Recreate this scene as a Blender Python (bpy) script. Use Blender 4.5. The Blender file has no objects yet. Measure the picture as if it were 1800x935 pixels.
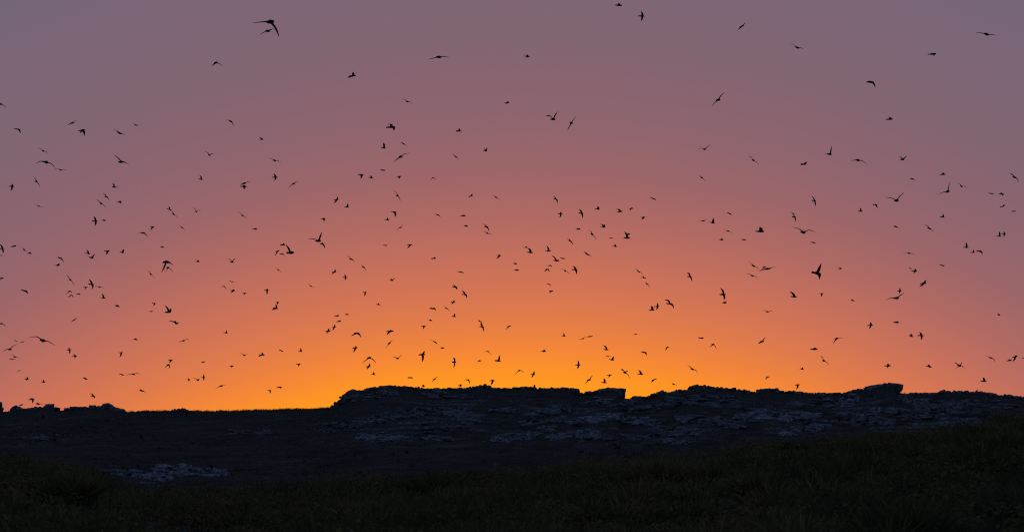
import bpy, bmesh, math, random
import numpy as np
from mathutils import Vector, Matrix

random.seed(11)
rng = np.random.default_rng(11)
sc = bpy.context.scene
col = sc.collection
R = math.radians

# ------------------------------------------------------------------ camera
HFOV = R(20.0)
FPX = 900.0 / math.tan(HFOV / 2)          # focal length in photo pixels (1800 wide)
PITCH = math.atan((800.0 - 467.5) / FPX)  # level line lies at photo row 800
EYE = 1.7
cd = bpy.data.cameras.new('camera')
cam = bpy.data.objects.new('camera', cd)
col.objects.link(cam)
cam.location = (0, 0, EYE)
cam.rotation_euler = (R(90) + PITCH, 0, 0)
cd.sensor_fit = 'HORIZONTAL'
cd.sensor_width = 36.0
cd.lens = 18.0 / math.tan(HFOV / 2)
cd.clip_start = 0.5
cd.clip_end = 20000
cd.dof.use_dof = True
cd.dof.focus_distance = 170.0
cd.dof.aperture_fstop = 5.6
sc.camera = cam

# ------------------------------------------------------------------ sky (dusk, sun just below the horizon)
def s2l(c):
    out = []
    for v in c:
        v /= 255.0
        out.append(v / 12.92 if v <= 0.04045 else ((v + 0.055) / 1.055) ** 2.4)
    return tuple(out) + (1.0,)

world = bpy.data.worlds.new('World')
sc.world = world
world.use_nodes = True
wn, wl = world.node_tree.nodes, world.node_tree.links
for n in list(wn):
    wn.remove(n)

def wnode(t, **k):
    n = wn.new(t)
    for a, b in k.items():
        setattr(n, a, b)
    return n

def wmath(op, a, b=None, c=None):
    n = wnode('ShaderNodeMath', operation=op)
    for i, v in enumerate((a, b, c)):
        if v is None:
            continue
        if isinstance(v, (int, float)):
            n.inputs[i].default_value = v
        else:
            wl.new(v, n.inputs[i])
    return n.outputs[0]

GLOW_AZ = 0.1          # bearing of the sunken sun, degrees right of the view axis
tc = wnode('ShaderNodeTexCoord')
sep = wnode('ShaderNodeSeparateXYZ')
wl.new(tc.outputs['Generated'], sep.inputs[0])
elev = wmath('MULTIPLY', wmath('ARCSINE', sep.outputs[2]), 57.2958)
azim = wmath('SUBTRACT', wmath('MULTIPLY', wmath('ARCTAN2', sep.outputs[0], sep.outputs[1]), 57.2958), GLOW_AZ)
az2 = wmath('MULTIPLY', azim, azim)
side = wmath('DIVIDE', wmath('MULTIPLY', az2, 0.027), wmath('ADD', 1.0, wmath('MULTIPLY', az2, 1 / 1100.0)))
side = wmath('MULTIPLY', side, wmath('ADD', 0.62, wmath('DIVIDE', 0.62, wmath('ADD', 1.0, wmath('MULTIPLY', wmath('MAXIMUM', elev, 0.0), 0.16)))))
noise = wnode('ShaderNodeTexNoise')
noise.inputs['Scale'].default_value = 9.0
noise.inputs['Detail'].default_value = 2.0
wl.new(tc.outputs['Generated'], noise.inputs['Vector'])
wob = wmath('MULTIPLY', wmath('SUBTRACT', noise.outputs[0], 0.5), 0.25)
u = wmath('ADD', wmath('ADD', wmath('MAXIMUM', elev, 0.0), side), wob)
pos = wmath('POWER', wmath('DIVIDE', wmath('MAXIMUM', u, 0.0), 60.0), 0.5)
ramp = wnode('ShaderNodeValToRGB')
wl.new(pos, ramp.inputs[0])
STOPS = [(0.75, (255, 168, 18)), (1.2, (255, 159, 26)), (1.68, (253, 146, 40)), (2.15, (242, 133, 57)),
         (2.74, (224, 123, 74)), (3.35, (209, 116, 85)), (3.95, (194, 111, 93)), (4.5, (180, 107, 98)),
         (5.6, (156, 102, 105)), (6.7, (142, 101, 110)), (7.9, (132, 101, 114)), (9.0, (127, 102, 117)),
         (11.0, (117, 102, 119)), (14.0, (102, 99, 121)), (20.0, (77, 86, 113)), (32.0, (60, 72, 101)), (60.0, (48, 60, 89))]
els = ramp.color_ramp.elements
for i, (e, c) in enumerate(STOPS):
    p = (e / 60.0) ** 0.5
    el = els[i] if i < 2 else els.new(p)
    el.position = p
    el.color = s2l(c)
# two default stops were re-used: make sure the order and colours are right
for el, (e, c) in zip(sorted(els, key=lambda q: q.position), STOPS):
    el.position = (e / 60.0) ** 0.5
    el.color = s2l(c)
bg = wnode('ShaderNodeBackground')
bg.inputs['Strength'].default_value = 1.0
wl.new(ramp.outputs[0], bg.inputs['Color'])
wo = wnode('ShaderNodeOutputWorld')
wl.new(bg.outputs[0], wo.inputs['Surface'])

sc.view_settings.view_transform = 'Standard'
sc.view_settings.look = 'None'
sc.view_settings.exposure = 0.0
sc.view_settings.gamma = 1.0
sc.view_settings.use_curve_mapping = False
sc.cycles.use_denoising = False
sc.cycles.max_bounces = 4
sc.cycles.diffuse_bounces = 3
sc.cycles.filter_width = 1.1

# ------------------------------------------------------------------ helpers
def tag(o, label=None, cat=None, group=None, kind=None):
    if label: o['label'] = label
    if cat: o['category'] = cat
    if group: o['group'] = group
    if kind: o['kind'] = kind
    return o

def link(name, data, mat=None, parent=None):
    o = bpy.data.objects.new(name, data)
    col.objects.link(o)
    if mat and data is not None and not data.materials:
        data.materials.append(mat)
    if parent: o.parent = parent
    return o

def np_mesh(name, verts, tris, smooth=False):
    verts = np.asarray(verts, dtype=np.float32); tris = np.asarray(tris, dtype=np.int32)
    me = bpy.data.meshes.new(name)
    k = tris.shape[1]
    me.vertices.add(len(verts)); me.vertices.foreach_set('co', verts.ravel())
    me.loops.add(tris.size); me.loops.foreach_set('vertex_index', tris.ravel())
    me.polygons.add(len(tris)); me.polygons.foreach_set('loop_start', np.arange(0, tris.size, k, dtype=np.int32))
    me.polygons.foreach_set('use_smooth', np.full(len(tris), smooth, dtype=bool))
    me.update(calc_edges=True)
    return me

def ray(px, py):
    """unit direction in the world of the line of sight through photo pixel (px, py)"""
    xc, yc = (px - 900.0) / FPX, (467.5 - py) / FPX
    v = Vector((xc, math.cos(PITCH) - yc * math.sin(PITCH), math.sin(PITCH) + yc * math.cos(PITCH)))
    return v.normalized()

def vnoise(x, y, seed=0):
    xi = np.floor(x).astype(np.int64); yi = np.floor(y).astype(np.int64)
    xf = x - xi; yf = y - yi
    def h(a, b):
        n = (a * 374761393 + b * 668265263 + seed * 1442695041) & 0xFFFFFFFF
        n = ((n ^ (n >> 13)) * 1274126177) & 0xFFFFFFFF
        return ((n ^ (n >> 16)) & 0xFFFF) / 65535.0
    sx = xf * xf * (3 - 2 * xf); sy = yf * yf * (3 - 2 * yf)
    a = h(xi, yi) * (1 - sx) + h(xi + 1, yi) * sx
    b = h(xi, yi + 1) * (1 - sx) + h(xi + 1, yi + 1) * sx
    return (a * (1 - sy) + b * sy) * 2 - 1

def fbm(x, y, oct=4, seed=0):
    s = 0; a = 1.0; t = 0
    for i in range(oct):
        s = s + a * vnoise(x, y, seed + i * 17); t += a
        x = x * 2.03 + 3.1; y = y * 2.03 + 7.7; a *= 0.5
    return s / t

# ------------------------------------------------------------------ materials
def mat_new(name):
    m = bpy.data.materials.new(name); m.use_nodes = True
    nt = m.node_tree
    for n in list(nt.nodes): nt.nodes.remove(n)
    out = nt.nodes.new('ShaderNodeOutputMaterial'); p = nt.nodes.new('ShaderNodeBsdfPrincipled')
    nt.links.new(p.outputs[0], out.inputs[0])
    p.inputs['Roughness'].default_value = 0.9
    p.inputs['Specular IOR Level'].default_value = 0.15
    return m, nt, p

def noise_color(nt, scale, stops, detail=6.0, obj=True, rough=0.6):
    tcn = nt.nodes.new('ShaderNodeTexCoord'); nz = nt.nodes.new('ShaderNodeTexNoise')
    nz.inputs['Scale'].default_value = scale; nz.inputs['Detail'].default_value = detail; nz.inputs['Roughness'].default_value = rough
    if obj: nt.links.new(tcn.outputs['Object'], nz.inputs['Vector'])
    else:
        g = nt.nodes.new('ShaderNodeNewGeometry'); nt.links.new(g.outputs['Position'], nz.inputs['Vector'])
    r = nt.nodes.new('ShaderNodeValToRGB'); nt.links.new(nz.outputs[0], r.inputs[0])
    e = r.color_ramp.elements
    e[0].position, e[0].color = stops[0][0], stops[0][1] + (1,)
    e[1].position, e[1].color = stops[-1][0], stops[-1][1] + (1,)
    for p_, c_ in stops[1:-1]:
        k = e.new(p_); k.color = c_ + (1,)
    return r.outputs[0], nz.outputs[0]

def bump(nt, p, fac, strength, dist):
    b = nt.nodes.new('ShaderNodeBump'); b.inputs['Strength'].default_value = strength; b.inputs['Distance'].default_value = dist
    nt.links.new(fac, b.inputs['Height']); nt.links.new(b.outputs[0], p.inputs['Normal'])

M_ROCK, nt, p = mat_new('weathered_rock')
c, f = noise_color(nt, 1.7, [(0.34, (0.05, 0.05, 0.048)), (0.5, (0.20, 0.20, 0.197)), (0.66, (0.44, 0.44, 0.436))], 8, obj=False)
nt.links.new(c, p.inputs['Base Color'])
_, f2 = noise_color(nt, 5.0, [(0, (0, 0, 0)), (1, (1, 1, 1))], 8, obj=False)
bump(nt, p, f2, 0.9, 0.25)

M_PALE, nt, p = mat_new('pale_lichen_rock')
c, f = noise_color(nt, 2.2, [(0.34, (0.07, 0.072, 0.07)), (0.5, (0.32, 0.33, 0.326)), (0.66, (0.62, 0.63, 0.625))], 8, obj=False)
nt.links.new(c, p.inputs['Base Color'])
_, f2 = noise_color(nt, 6.0, [(0, (0, 0, 0)), (1, (1, 1, 1))], 8, obj=False)
bump(nt, p, f2, 0.9, 0.2)

M_GROUND, nt, p = mat_new('heath_ground')
c, f = noise_color(nt, 0.11, [(0.32, (0.022, 0.020, 0.016)), (0.46, (0.052, 0.046, 0.036)), (0.57, (0.074, 0.063, 0.047)), (0.68, (0.15, 0.125, 0.09))], 12, obj=False, rough=0.72)
c2, _ = noise_color(nt, 1.9, [(0.36, (0.035, 0.035, 0.033)), (0.5, (0.20, 0.20, 0.197)), (0.66, (0.46, 0.46, 0.455))], 8, obj=False)
ra = nt.nodes.new('ShaderNodeAttribute'); ra.attribute_name = 'bedrock'
gm = nt.nodes.new('ShaderNodeMix'); gm.data_type = 'RGBA'
nt.links.new(ra.outputs['Fac'], gm.inputs[0]); nt.links.new(c, gm.inputs[6]); nt.links.new(c2, gm.inputs[7])
nt.links.new(gm.outputs[2], p.inputs['Base Color'])
_, f2 = noise_color(nt, 1.6, [(0, (0, 0, 0)), (1, (1, 1, 1))], 8, obj=False)
bump(nt, p, f2, 1.0, 0.35)

M_GRASS, nt, p = mat_new('tussock_blades')
at = nt.nodes.new('ShaderNodeVertexColor'); at.layer_name = 'tint'
nt.links.new(at.outputs[0], p.inputs['Base Color'])
tr = nt.nodes.new('ShaderNodeBsdfTranslucent'); nt.links.new(at.outputs[0], tr.inputs[0])
mx = nt.nodes.new('ShaderNodeMixShader'); mx.inputs[0].default_value = 0.4
nt.links.new(p.outputs[0], mx.inputs[1]); nt.links.new(tr.outputs[0], mx.inputs[2])
nt.links.new(mx.outputs[0], next(q for q in nt.nodes if q.type == 'OUTPUT_MATERIAL').inputs[0])

M_BIRD, nt, p = mat_new('dark_plumage')
c, f = noise_color(nt, 18.0, [(0.35, (0.022, 0.020, 0.019)), (0.65, (0.05, 0.046, 0.044))], 3)
nt.links.new(c, p.inputs['Base Color'])
p.inputs['Roughness'].default_value = 0.75

# ------------------------------------------------------------------ terrain
SKY = [(-900, 745), (-600, 735), (-300, 724), (-100, 720), (-20, 714), (-8, 708), (0, 706), (3, 708), (4, 721), (16, 721), (20, 716), (24, 713.5), (35, 714), (40, 718), (52, 717), (60, 714),
 (70, 714.5), (77, 714), (79, 711), (81, 709.5), (93, 710), (94, 716), (98, 714.5), (102, 716), (108, 719), (115, 718), (120, 716), (130, 714), (135, 713.5),
 (150, 714), (155, 714.5), (158, 710), (160, 709), (162, 712), (166, 710.5), (170, 714), (174, 715), (180, 711), (185, 708.5), (190, 708), (195, 710),
 (200, 714), (207, 717), (215, 718), (222, 722), (235, 723.5), (250, 723), (270, 723), (290, 722), (300, 720.5), (310, 718.5), (320, 716), (328, 719),
 (335, 721), (350, 722), (400, 722), (450, 721), (470, 720.5), (500, 719), (520, 718), (560, 717.5), (577, 716), (583, 711), (590, 706), (597, 701),
 (603, 694), (608, 690), (615, 686.5), (620, 683.5), (625, 684), (628, 687), (632, 684.5), (645, 682), (660, 679.5), (668, 678), (690, 677.5),
 (700, 678.5), (715, 677.5), (725, 678.5), (735, 680), (745, 682), (775, 682.5), (790, 681.5), (815, 682), (830, 679), (845, 677), (852, 674.5),
 (860, 677.5), (872, 681), (885, 682), (900, 682), (908, 679.5), (913, 681), (920, 679), (938, 680), (945, 681.5), (955, 682), (970, 680.5), (990, 681),
 (1005, 681.5), (1018, 683), (1020, 690), (1025, 691), (1032, 687), (1040, 688), (1052, 684), (1060, 682), (1075, 681), (1090, 681.5), (1100, 683),
 (1100.5, 697), (1108, 698), (1115, 695.5), (1125, 696), (1135, 697), (1143, 693), (1150, 689.5), (1157, 687), (1165, 685.5), (1172, 688), (1173, 690),
 (1180, 687.5), (1190, 684.5), (1203, 684), (1210, 680), (1218, 677), (1224, 674.5), (1233, 677), (1245, 677), (1255, 679), (1265, 681), (1280, 681.5),
 (1292, 681), (1297, 685), (1305, 684), (1313, 684.5), (1320, 688), (1325, 688.5), (1333, 684), (1350, 682.5), (1367, 682.5), (1372, 686), (1380, 687.5),
 (1395, 687), (1410, 688), (1420, 690), (1450, 690.5), (1480, 690), (1490, 687.5), (1500, 685), (1515, 682.5), (1530, 677), (1537, 675), (1545, 676.5),
 (1555, 674), (1562, 672.5), (1575, 673), (1587, 675.5), (1587.5, 687), (1595, 688.5), (1605, 690), (1630, 690.5), (1648, 689.5), (1655, 686),
 (1660, 684), (1662, 688), (1675, 687), (1690, 687), (1715, 688), (1735, 688.5), (1742, 691), (1748, 691), (1750, 689), (1752, 694), (1760, 694.5),
 (1765, 692), (1772, 693.5), (1790, 695.5), (1800, 697), (1900, 703), (2100, 715), (2400, 735), (2700, 745)]
SKYA = np.array(SKY, dtype=float)
def sky_py(px): return np.interp(px, SKYA[:, 0], SKYA[:, 1])
_gx = np.arange(-900, 2701, 2.0)
_gy = sky_py(_gx)
_low = np.array([_gy[max(0, i - 6):i + 7].max() for i in range(len(_gy))]) + 2.0
_k = np.exp(-np.linspace(-2, 2, 9) ** 2); _k /= _k.sum()
_low = np.convolve(np.pad(_low, 4, mode='edge'), _k, mode='valid')
# where the crest is bare moor (no rocks on it) the ground itself makes the skyline
def bare(px): return ((px > 226) & (px < 296)) | ((px > 336) & (px < 575))
_w = bare(_gx).astype(float); _w = np.convolve(np.pad(_w, 4, mode='edge'), _k, mode='valid')
_low = _low * (1 - _w) + _gy * _w
def low_py(px): return np.interp(px, _gx, _low)
FORE = np.array([(-900, 770), (-300, 780), (-60, 790), (0, 799), (60, 801), (100, 806), (140, 817), (180, 834), (240, 850), (330, 853), (420, 850), (480, 838), (540, 834), (620, 834),
 (700, 828), (770, 822), (850, 817), (920, 815), (960, 808), (1050, 805), (1130, 801), (1180, 796), (1250, 791), (1330, 777), (1400, 765), (1480, 755),
 (1560, 749), (1650, 739), (1720, 730), (1800, 719), (1950, 700), (2200, 680), (2700, 670)], dtype=float)
def fore_py(px): return np.interp(px, FORE[:, 0], FORE[:, 1])
VEG = 0.72

def zline(y, py):
    return EYE + y * np.tan(PITCH + np.arctan((467.5 - py) / FPX))
def rcrest(px): return 430 + 10 * vnoise(px / 260.0, px * 0 + 3.3, 5)
def rfore(px): return 104 + 9 * vnoise(px / 330.0, px * 0 + 1.3, 9) + 30 * np.clip((px - 1000) / 800.0, 0, 1)
def sstep(t):
    t = np.clip(t, 0, 1); return t * t * (3 - 2 * t)

def terrain(x, y, want_rock=False):
    x = np.asarray(x, dtype=float); y = np.asarray(y, dtype=float)
    r = np.hypot(x, y); az = np.arctan2(x, y)
    azc = np.clip(az, -R(24), R(24))
    px = 900 + FPX * np.tan(azc) / math.cos(PITCH)
    ca = np.cos(azc)
    rc = rcrest(px); rf = rfore(px)
    zc = zline(rc * ca, low_py(px))
    zf = zline(rf * ca, fore_py(px)) - VEG
    zv = -1.6
    fa = zf * np.clip(r / rf, 0, 1) ** 1.35
    fb = zf + (zv - zf) * sstep((r - rf) / (196 - rf))
    t = np.clip((r - 196) / (rc - 196), 0, 1)
    mid = zv + (zc - zv) * t * (0.62 + 0.38 * t)
    back = np.maximum(zc - (r - rc) * 0.10 - ((r - rc) / 60.0) ** 2 * 0.6, -12 + 0 * r)
    z = np.where(r < rf, fa, np.where(r < 196, fb, np.where(r < rc, mid, back)))
    rocky = np.clip((px - 560) / 160, 0, 1) * 0.9 + np.clip((150 - px) / 120, 0, 1) * 0.3
    win = sstep((r - 215) / 40) * sstep((rc - r - 5) / 60)
    n1 = fbm(x / 13.0, y / 22.0, 4, 3)
    ter = n1 * 1.0 + 0.5 * np.abs(fbm(x / 6.0, y / 12.0, 3, 8))
    z = z + win * (rocky * ter * 0.55 + 0.30 * n1 + 0.35 * fbm(x / 28.0, y / 34.0, 2, 71))
    hl = 0.62
    patchy = sstep(fbm(x / 16.0, y / 40.0, 3, 57) * 1.6 + 0.55)
    wob_ = 1.1 * fbm(x / 9.0, y / 30.0, 3, 61)
    zz = z / hl + wob_
    fr = zz - np.floor(zz)
    wl = 0.62 * win * np.clip(rocky, 0, 1) * patchy * sstep((r - 282) / 45)
    z = z + wl * ((np.floor(zz) + sstep((fr - 0.84) / 0.16)) - zz) * hl
    rockm = wl / 0.62 * np.clip(1.4 - np.abs(fr - 0.90) / 0.16, 0, 1)
    z = z + 0.10 * fbm(x / 2.2, y / 3.0, 3, 21) * sstep((r - 200) / 60) * (r < rc + 40)
    z = z + 0.40 * fbm(x / 3.6, y / 5.0, 3, 33) * sstep((r - 14) / 25) * (1 - sstep((r - 120) / 70))
    return (z, rockm) if want_rock else z

azs = np.concatenate([np.linspace(-180, -26, 40, endpoint=False), np.linspace(-26, -11, 90, endpoint=False),
                      np.linspace(-11, 11, 760, endpoint=False), np.linspace(11, 26, 90, endpoint=False), np.linspace(26, 180, 40, endpoint=False)])
rs = np.concatenate([[0.0], np.geomspace(3, 190, 90, endpoint=False), np.linspace(190, 445, 330, endpoint=False), np.geomspace(445, 9000, 40)])
A, RR = np.meshgrid(np.radians(azs), rs, indexing='ij')
X, Y = RR * np.sin(A), RR * np.cos(A)
Z, RK = terrain(X, Y, True)
RK = np.clip(RK * 1.5 * sstep(fbm(X / 3.0, Y / 9.0, 3, 91) * 1.8 + 0.65), 0, 1)
na, nr = A.shape
V = np.stack([X, Y, Z], -1).reshape(-1, 3)
i, j = np.meshgrid(np.arange(na), np.arange(nr - 1), indexing='ij')
i2 = (i + 1) % na
Q = np.stack([i * nr + j, i * nr + j + 1, i2 * nr + j + 1, i2 * nr + j], -1).reshape(-1, 4)
Q = Q[:, ::-1]
tme = np_mesh('terrain', V, Q, True)
rat = tme.attributes.new('bedrock', 'FLOAT', 'POINT')
rat.data.foreach_set('value', RK.reshape(-1).astype(np.float32))
g = link('terrain', tme, M_GROUND)
tag(g, 'dark heath hillside rising to the ridge', kind='structure')

def terrain1(x, y): return float(terrain(np.array([x]), np.array([y]))[0])

def hit(px, py, start=200.0):
    """point of the ground met by the line of sight through a photo pixel, at or beyond start metres"""
    d = ray(px, py)
    t = np.arange(start, 470, 0.5)
    zz = terrain(d.x * t, d.y * t)
    below = np.nonzero(EYE + d.z * t <= zz)[0]
    tt = t[below[0]] if len(below) else float(rcrest(np.array([px]))[0])
    return Vector((d.x * tt, d.y * tt, EYE + d.z * tt)), tt

def hits(pxs, pys):
    """the same for many pixels at once"""
    out = []
    t = np.arange(200, 470, 0.75)
    for a in range(0, len(pxs), 200):
        D = np.array([tuple(ray(u_, v_)) for u_, v_ in zip(pxs[a:a + 200], pys[a:a + 200])])
        zz = terrain(D[:, :1] * t, D[:, 1:2] * t)
        below = (EYE + D[:, 2:] * t) <= zz
        idx = np.where(below.any(1), below.argmax(1), 306)
        tt = t[idx]
        for d_, q_ in zip(D, tt): out.append((Vector((d_[0] * q_, d_[1] * q_, EYE + d_[2] * q_)), q_))
    return out

# ------------------------------------------------------------------ rock shapes (shared meshes, bounding box -1..1)
def hull_mesh(name, n, power, seed):
    rr = random.Random(seed)
    bm = bmesh.new()
    for _ in range(n):
        v = Vector((rr.gauss(0, 1), rr.gauss(0, 1), rr.gauss(0, 1))).normalized()
        s = (abs(v.x) ** power + abs(v.y) ** power + abs(v.z) ** power) ** (-1 / power)
        bm.verts.new(v * s * rr.uniform(0.85, 1.0))
    bmesh.ops.convex_hull(bm, input=bm.verts)
    for v in [v for v in bm.verts if not v.link_faces]:
        bm.verts.remove(v)
    co = np.array([v.co for v in bm.verts]); lo, hi = co.min(0), co.max(0)
    for v in bm.verts:
        v.co = [2 * (v.co[k] - lo[k]) / (hi[k] - lo[k]) - 1 for k in range(3)]
    bmesh.ops.recalc_face_normals(bm, faces=bm.faces)
    me = bpy.data.meshes.new(name); bm.to_mesh(me); bm.free()
    return me
ROCKS = {'grey': [], 'pale': []}
for k in range(14):
    for kind, m in (('grey', M_ROCK), ('pale', M_PALE)):
        me = hull_mesh('slab_shape', 22, 4.0, 100 + k); me.materials.append(m); ROCKS[kind].append(me)
ROCKS['round'] = []
for k in range(14):
    me = hull_mesh('boulder_shape', 30, 2.4, 300 + k); me.materials.append(M_ROCK); ROCKS['round'].append(me)

def stone(parent, name, loc, half, rotz=0.0, tilt=0.0, tiltx=0.0, kind='grey'):
    o = bpy.data.objects.new(name, random.choice(ROCKS[kind]))
    col.objects.link(o)
    o.parent = parent
    o.location = Vector(loc) - parent.location
    o.scale = half
    o.rotation_euler = (tiltx, tilt, rotz)
    return o

def thing(name, label, cat, loc, group=None):
    o = bpy.data.objects.new(name, None); col.objects.link(o)
    o.location = loc; o.empty_display_size = 0.5
    return tag(o, label, cat, group)

def prism(parent, name, poly, yd, depth, mat=M_ROCK):
    """a rough block: outline given in photo pixels, standing yd metres away, with real depth"""
    pts = []
    # subdivide the outline and roughen it a little
    out = []
    for a, b in zip(poly, poly[1:] + poly[:1]):
        n = max(1, int(math.hypot(b[0] - a[0], b[1] - a[1]) / 4))
        for q in range(n):
            f = q / n
            out.append((a[0] + (b[0] - a[0]) * f + random.uniform(-.5, .5), a[1] + (b[1] - a[1]) * f + random.uniform(-.35, .35)))
    bm = bmesh.new()
    rings = []
    layers = [(-0.5, 0.80), (-0.38, 0.95), (-0.1, 1.0), (0.15, 1.0), (0.4, 0.93), (0.5, 0.8)]
    cx = sum(q[0] for q in out) / len(out); cy = max(q[1] for q in out)
    for dy, s in layers:
        ring = []
        for (x, y) in out:
            x2, y2 = cx + (x - cx) * s, cy + (y - cy) * (0.35 + 0.65 * s if s < 1 else 1)
            d = ray(x2, y2); kf = yd / d.y
            ring.append(bm.verts.new((d.x * kf + random.uniform(-.06, .06), yd + dy * depth + random.uniform(-.15, .15), EYE + d.z * kf + random.uniform(-.04, .04))))
        rings.append(ring)
    n = len(out)
    for a, b in zip(rings, rings[1:]):
        for q in range(n):
            bm.faces.new((a[q], a[(q + 1) % n], b[(q + 1) % n], b[q]))
    bm.faces.new(rings[0]); bm.faces.new(rings[-1])
    bmesh.ops.triangulate(bm, faces=[f for f in bm.faces if len(f.verts) > 4])
    bmesh.ops.recalc_face_normals(bm, faces=bm.faces)
    for v in bm.verts: v.co -= parent.location
    me = bpy.data.meshes.new(name); bm.to_mesh(me); bm.free()
    return link(name, me, mat, parent)

def base_at(px):
    rc = float(rcrest(np.array([px]))[0]); d = ray(px, float(low_py(px))); k = rc / math.hypot(d.x, d.y)
    return Vector((d.x * k, d.y * k, terrain1(d.x * k, d.y * k)))

def crest(label, pa, pb, cat='rock outcrop', polys=(), skip=()):
    """a stretch of the broken crest: boulders heaped so that their tops make the skyline"""
    t = thing('rock_outcrop', label, cat, base_at((pa + pb) / 2), 'rock outcrops along the crest')
    for layer in (0, 1, 2):
        x = pa
        while x < pb:
            w = (random.uniform(13, 26), random.uniform(6, 14), random.uniform(4, 9))[layer]
            if any(a < x < b for a, b in skip):
                x += 2; continue
            xs = np.linspace(x - w * .42, x + w * .42, 9)
            top = float(np.sort(sky_py(xs))[::-1][1 if layer < 2 else 3]) + (1.4, random.uniform(-1.1, .8), random.uniform(-1.4, 1.0))[layer]
            h = (random.uniform(10, 15), random.uniform(6, 9), random.uniform(4, 7))[layer]
            rc = float(rcrest(np.array([x]))[0]) + random.uniform(-2.0, 0.6) + (0, -0.6, -0.3)[layer]
            d = ray(x, top); k = rc / math.hypot(d.x, d.y)
            m = rc / FPX
            hz = h * m / 2
            stone(t, 'boulder', (d.x * k, d.y * k, EYE + d.z * k - hz), (w * m / 2, w * m / 2 * random.uniform(.8, 1.3), hz), random.uniform(0, 6.28), random.uniform(-1, 1) * (.06, .18, .3)[layer], random.uniform(-1, 1) * (.06, .18, .3)[layer], 'round' if random.random() < .75 else 'grey')
            x += w * (0.5, 0.55, 1.3)[layer]
    for poly in polys:
        cxm = sum(q[0] for q in poly) / len(poly)
        b = base_at(cxm)
        wpx = max(q[0] for q in poly) - min(q[0] for q in poly)
        prism(t, 'rock_slab', list(poly), b.y - 0.8, max(2.0, wpx * 430 / FPX * 0.7))
    return t

crest('dark square rock stub cut off by the left picture edge', -26, 1, polys=[[(-14, 704), (-6, 703.5), (2.6, 707), (3.2, 722), (2, 727), (-14, 727)]])
crest('low humped boulders and square block on the crest at far left', 20, 106, polys=[[(76, 724), (79, 712), (81, 709.7), (88, 709.8), (94.5, 709.6), (93, 717), (95, 724)], [(18, 724), (21, 716), (25, 713.6), (34, 714), (40, 718), (45, 724)]])
crest('peaked dark boulder heap with two small knobs, left of the long low ridge', 116, 222, polys=[[(168, 726), (176, 714.6), (183, 709.3), (190, 708), (196, 711), (203, 716), (212, 719), (218, 726)]])
crest('small lone hump of rock on the low left ridge', 296, 336)
crest('steep rounded rock shoulder at the left end of the main hill', 576, 634, polys=[[(594, 712), (599, 700), (604, 693.6), (612, 687), (619, 684), (625, 684.4), (630, 688), (628, 704)]])
crest('knobbly rock cap on the highest left crest of the main hill', 632, 742)
crest('low even rim of rock along the flat middle crest', 742, 826)
crest('small pointed rock hump in the middle of the flat crest', 826, 876)
crest('long broken rock rim ending in a small step before the square slab', 876, 1022, polys=[[(988, 698), (996, 683), (1008, 682), (1018.6, 683.4), (1020.4, 691), (1018, 698)]])
crest('big square-ended rock slab with a sheer right edge beside the notch', 1022, 1099, skip=[(1078, 1110)], polys=[[(1044, 704), (1049, 686), (1060, 682.4), (1075, 681.4), (1092, 682), (1100.5, 683), (1099, 697), (1096, 706)]])
crest('low rubble in the notch right of the square slab', 1101, 1146, skip=[(1090, 1113)])
crest('twin rock knobs on the rise right of the notch', 1146, 1196)
crest('high rounded rock crown between the notch and the saddle', 1196, 1326)
crest('flat-topped rock tor on the saddle right of the rounded crown', 1326, 1376, polys=[[(1325, 696), (1333, 684), (1350, 682.8), (1367, 683), (1373, 690), (1373, 697)]])
crest('thin low rim of rock along the saddle', 1376, 1500)
crest('massive blocky tor with an overhanging right edge', 1500, 1580, skip=[(1566, 1600)], polys=[[(1512, 704), (1520, 682), (1531, 677), (1540, 676), (1552, 674.5), (1562, 673), (1576, 673.4), (1587.4, 676), (1586, 684), (1582, 689), (1581, 704)]])
crest('low rock rim in the dip right of the blocky tor', 1602, 1644)
crest('small pointed rock leaning right on the far right crest', 1642, 1668, polys=[[(1640, 696), (1650, 688.6), (1660, 684), (1662.6, 688), (1664, 697)]])
crest('long even rock rim on the far right crest', 1668, 1740)
crest('broken low rocks where the crest runs out at right', 1740, 1830)

def outcrop(label, cx, cy, w, h, pale=False, dens=1.0, slope=0.0, size=1.0):
    """bedded slabs showing through the heath round a photo pixel, w by h pixels as seen"""
    c0, t0 = hits([cx], [cy])[0]
    t = thing('rock_outcrop', label, 'rock outcrop', c0, 'rock outcrops on the hillside')
    n = int(max(8, min(100, w * h / 12.5 * dens)))
    pts = []
    for _ in range(n):
        a = random.uniform(-1, 1); b = random.uniform(-1, 1) * math.sqrt(1 - a * a * .8)
        b = round(b * h / 5.5) * 5.5 / h + random.uniform(-.08, .08)      # beds
        pts.append((cx + a * w / 2, cy + b * h / 2 - slope * a * w / 2))
    for q, tt in hits([v[0] for v in pts], [v[1] for v in pts]):
        m = tt / FPX
        sw = (random.uniform(14, 27) if random.random() < .16 else min(24, random.lognormvariate(math.log(6.4), .6))) * size * m
        shh = (sw ** .75) * random.uniform(.15, .34)
        stone(t, 'rock_slab', (q.x, q.y, q.z + shh * .15), (sw / 2, sw * random.uniform(.3, .5), shh / 2 + .04),
              random.choice((0, math.pi)) + random.uniform(-.5, .5), random.uniform(-.12, .12) - slope * .6, R(random.uniform(-4, 22)), 'pale' if (pale and random.random() < .8) else 'grey')
    return t

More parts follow.
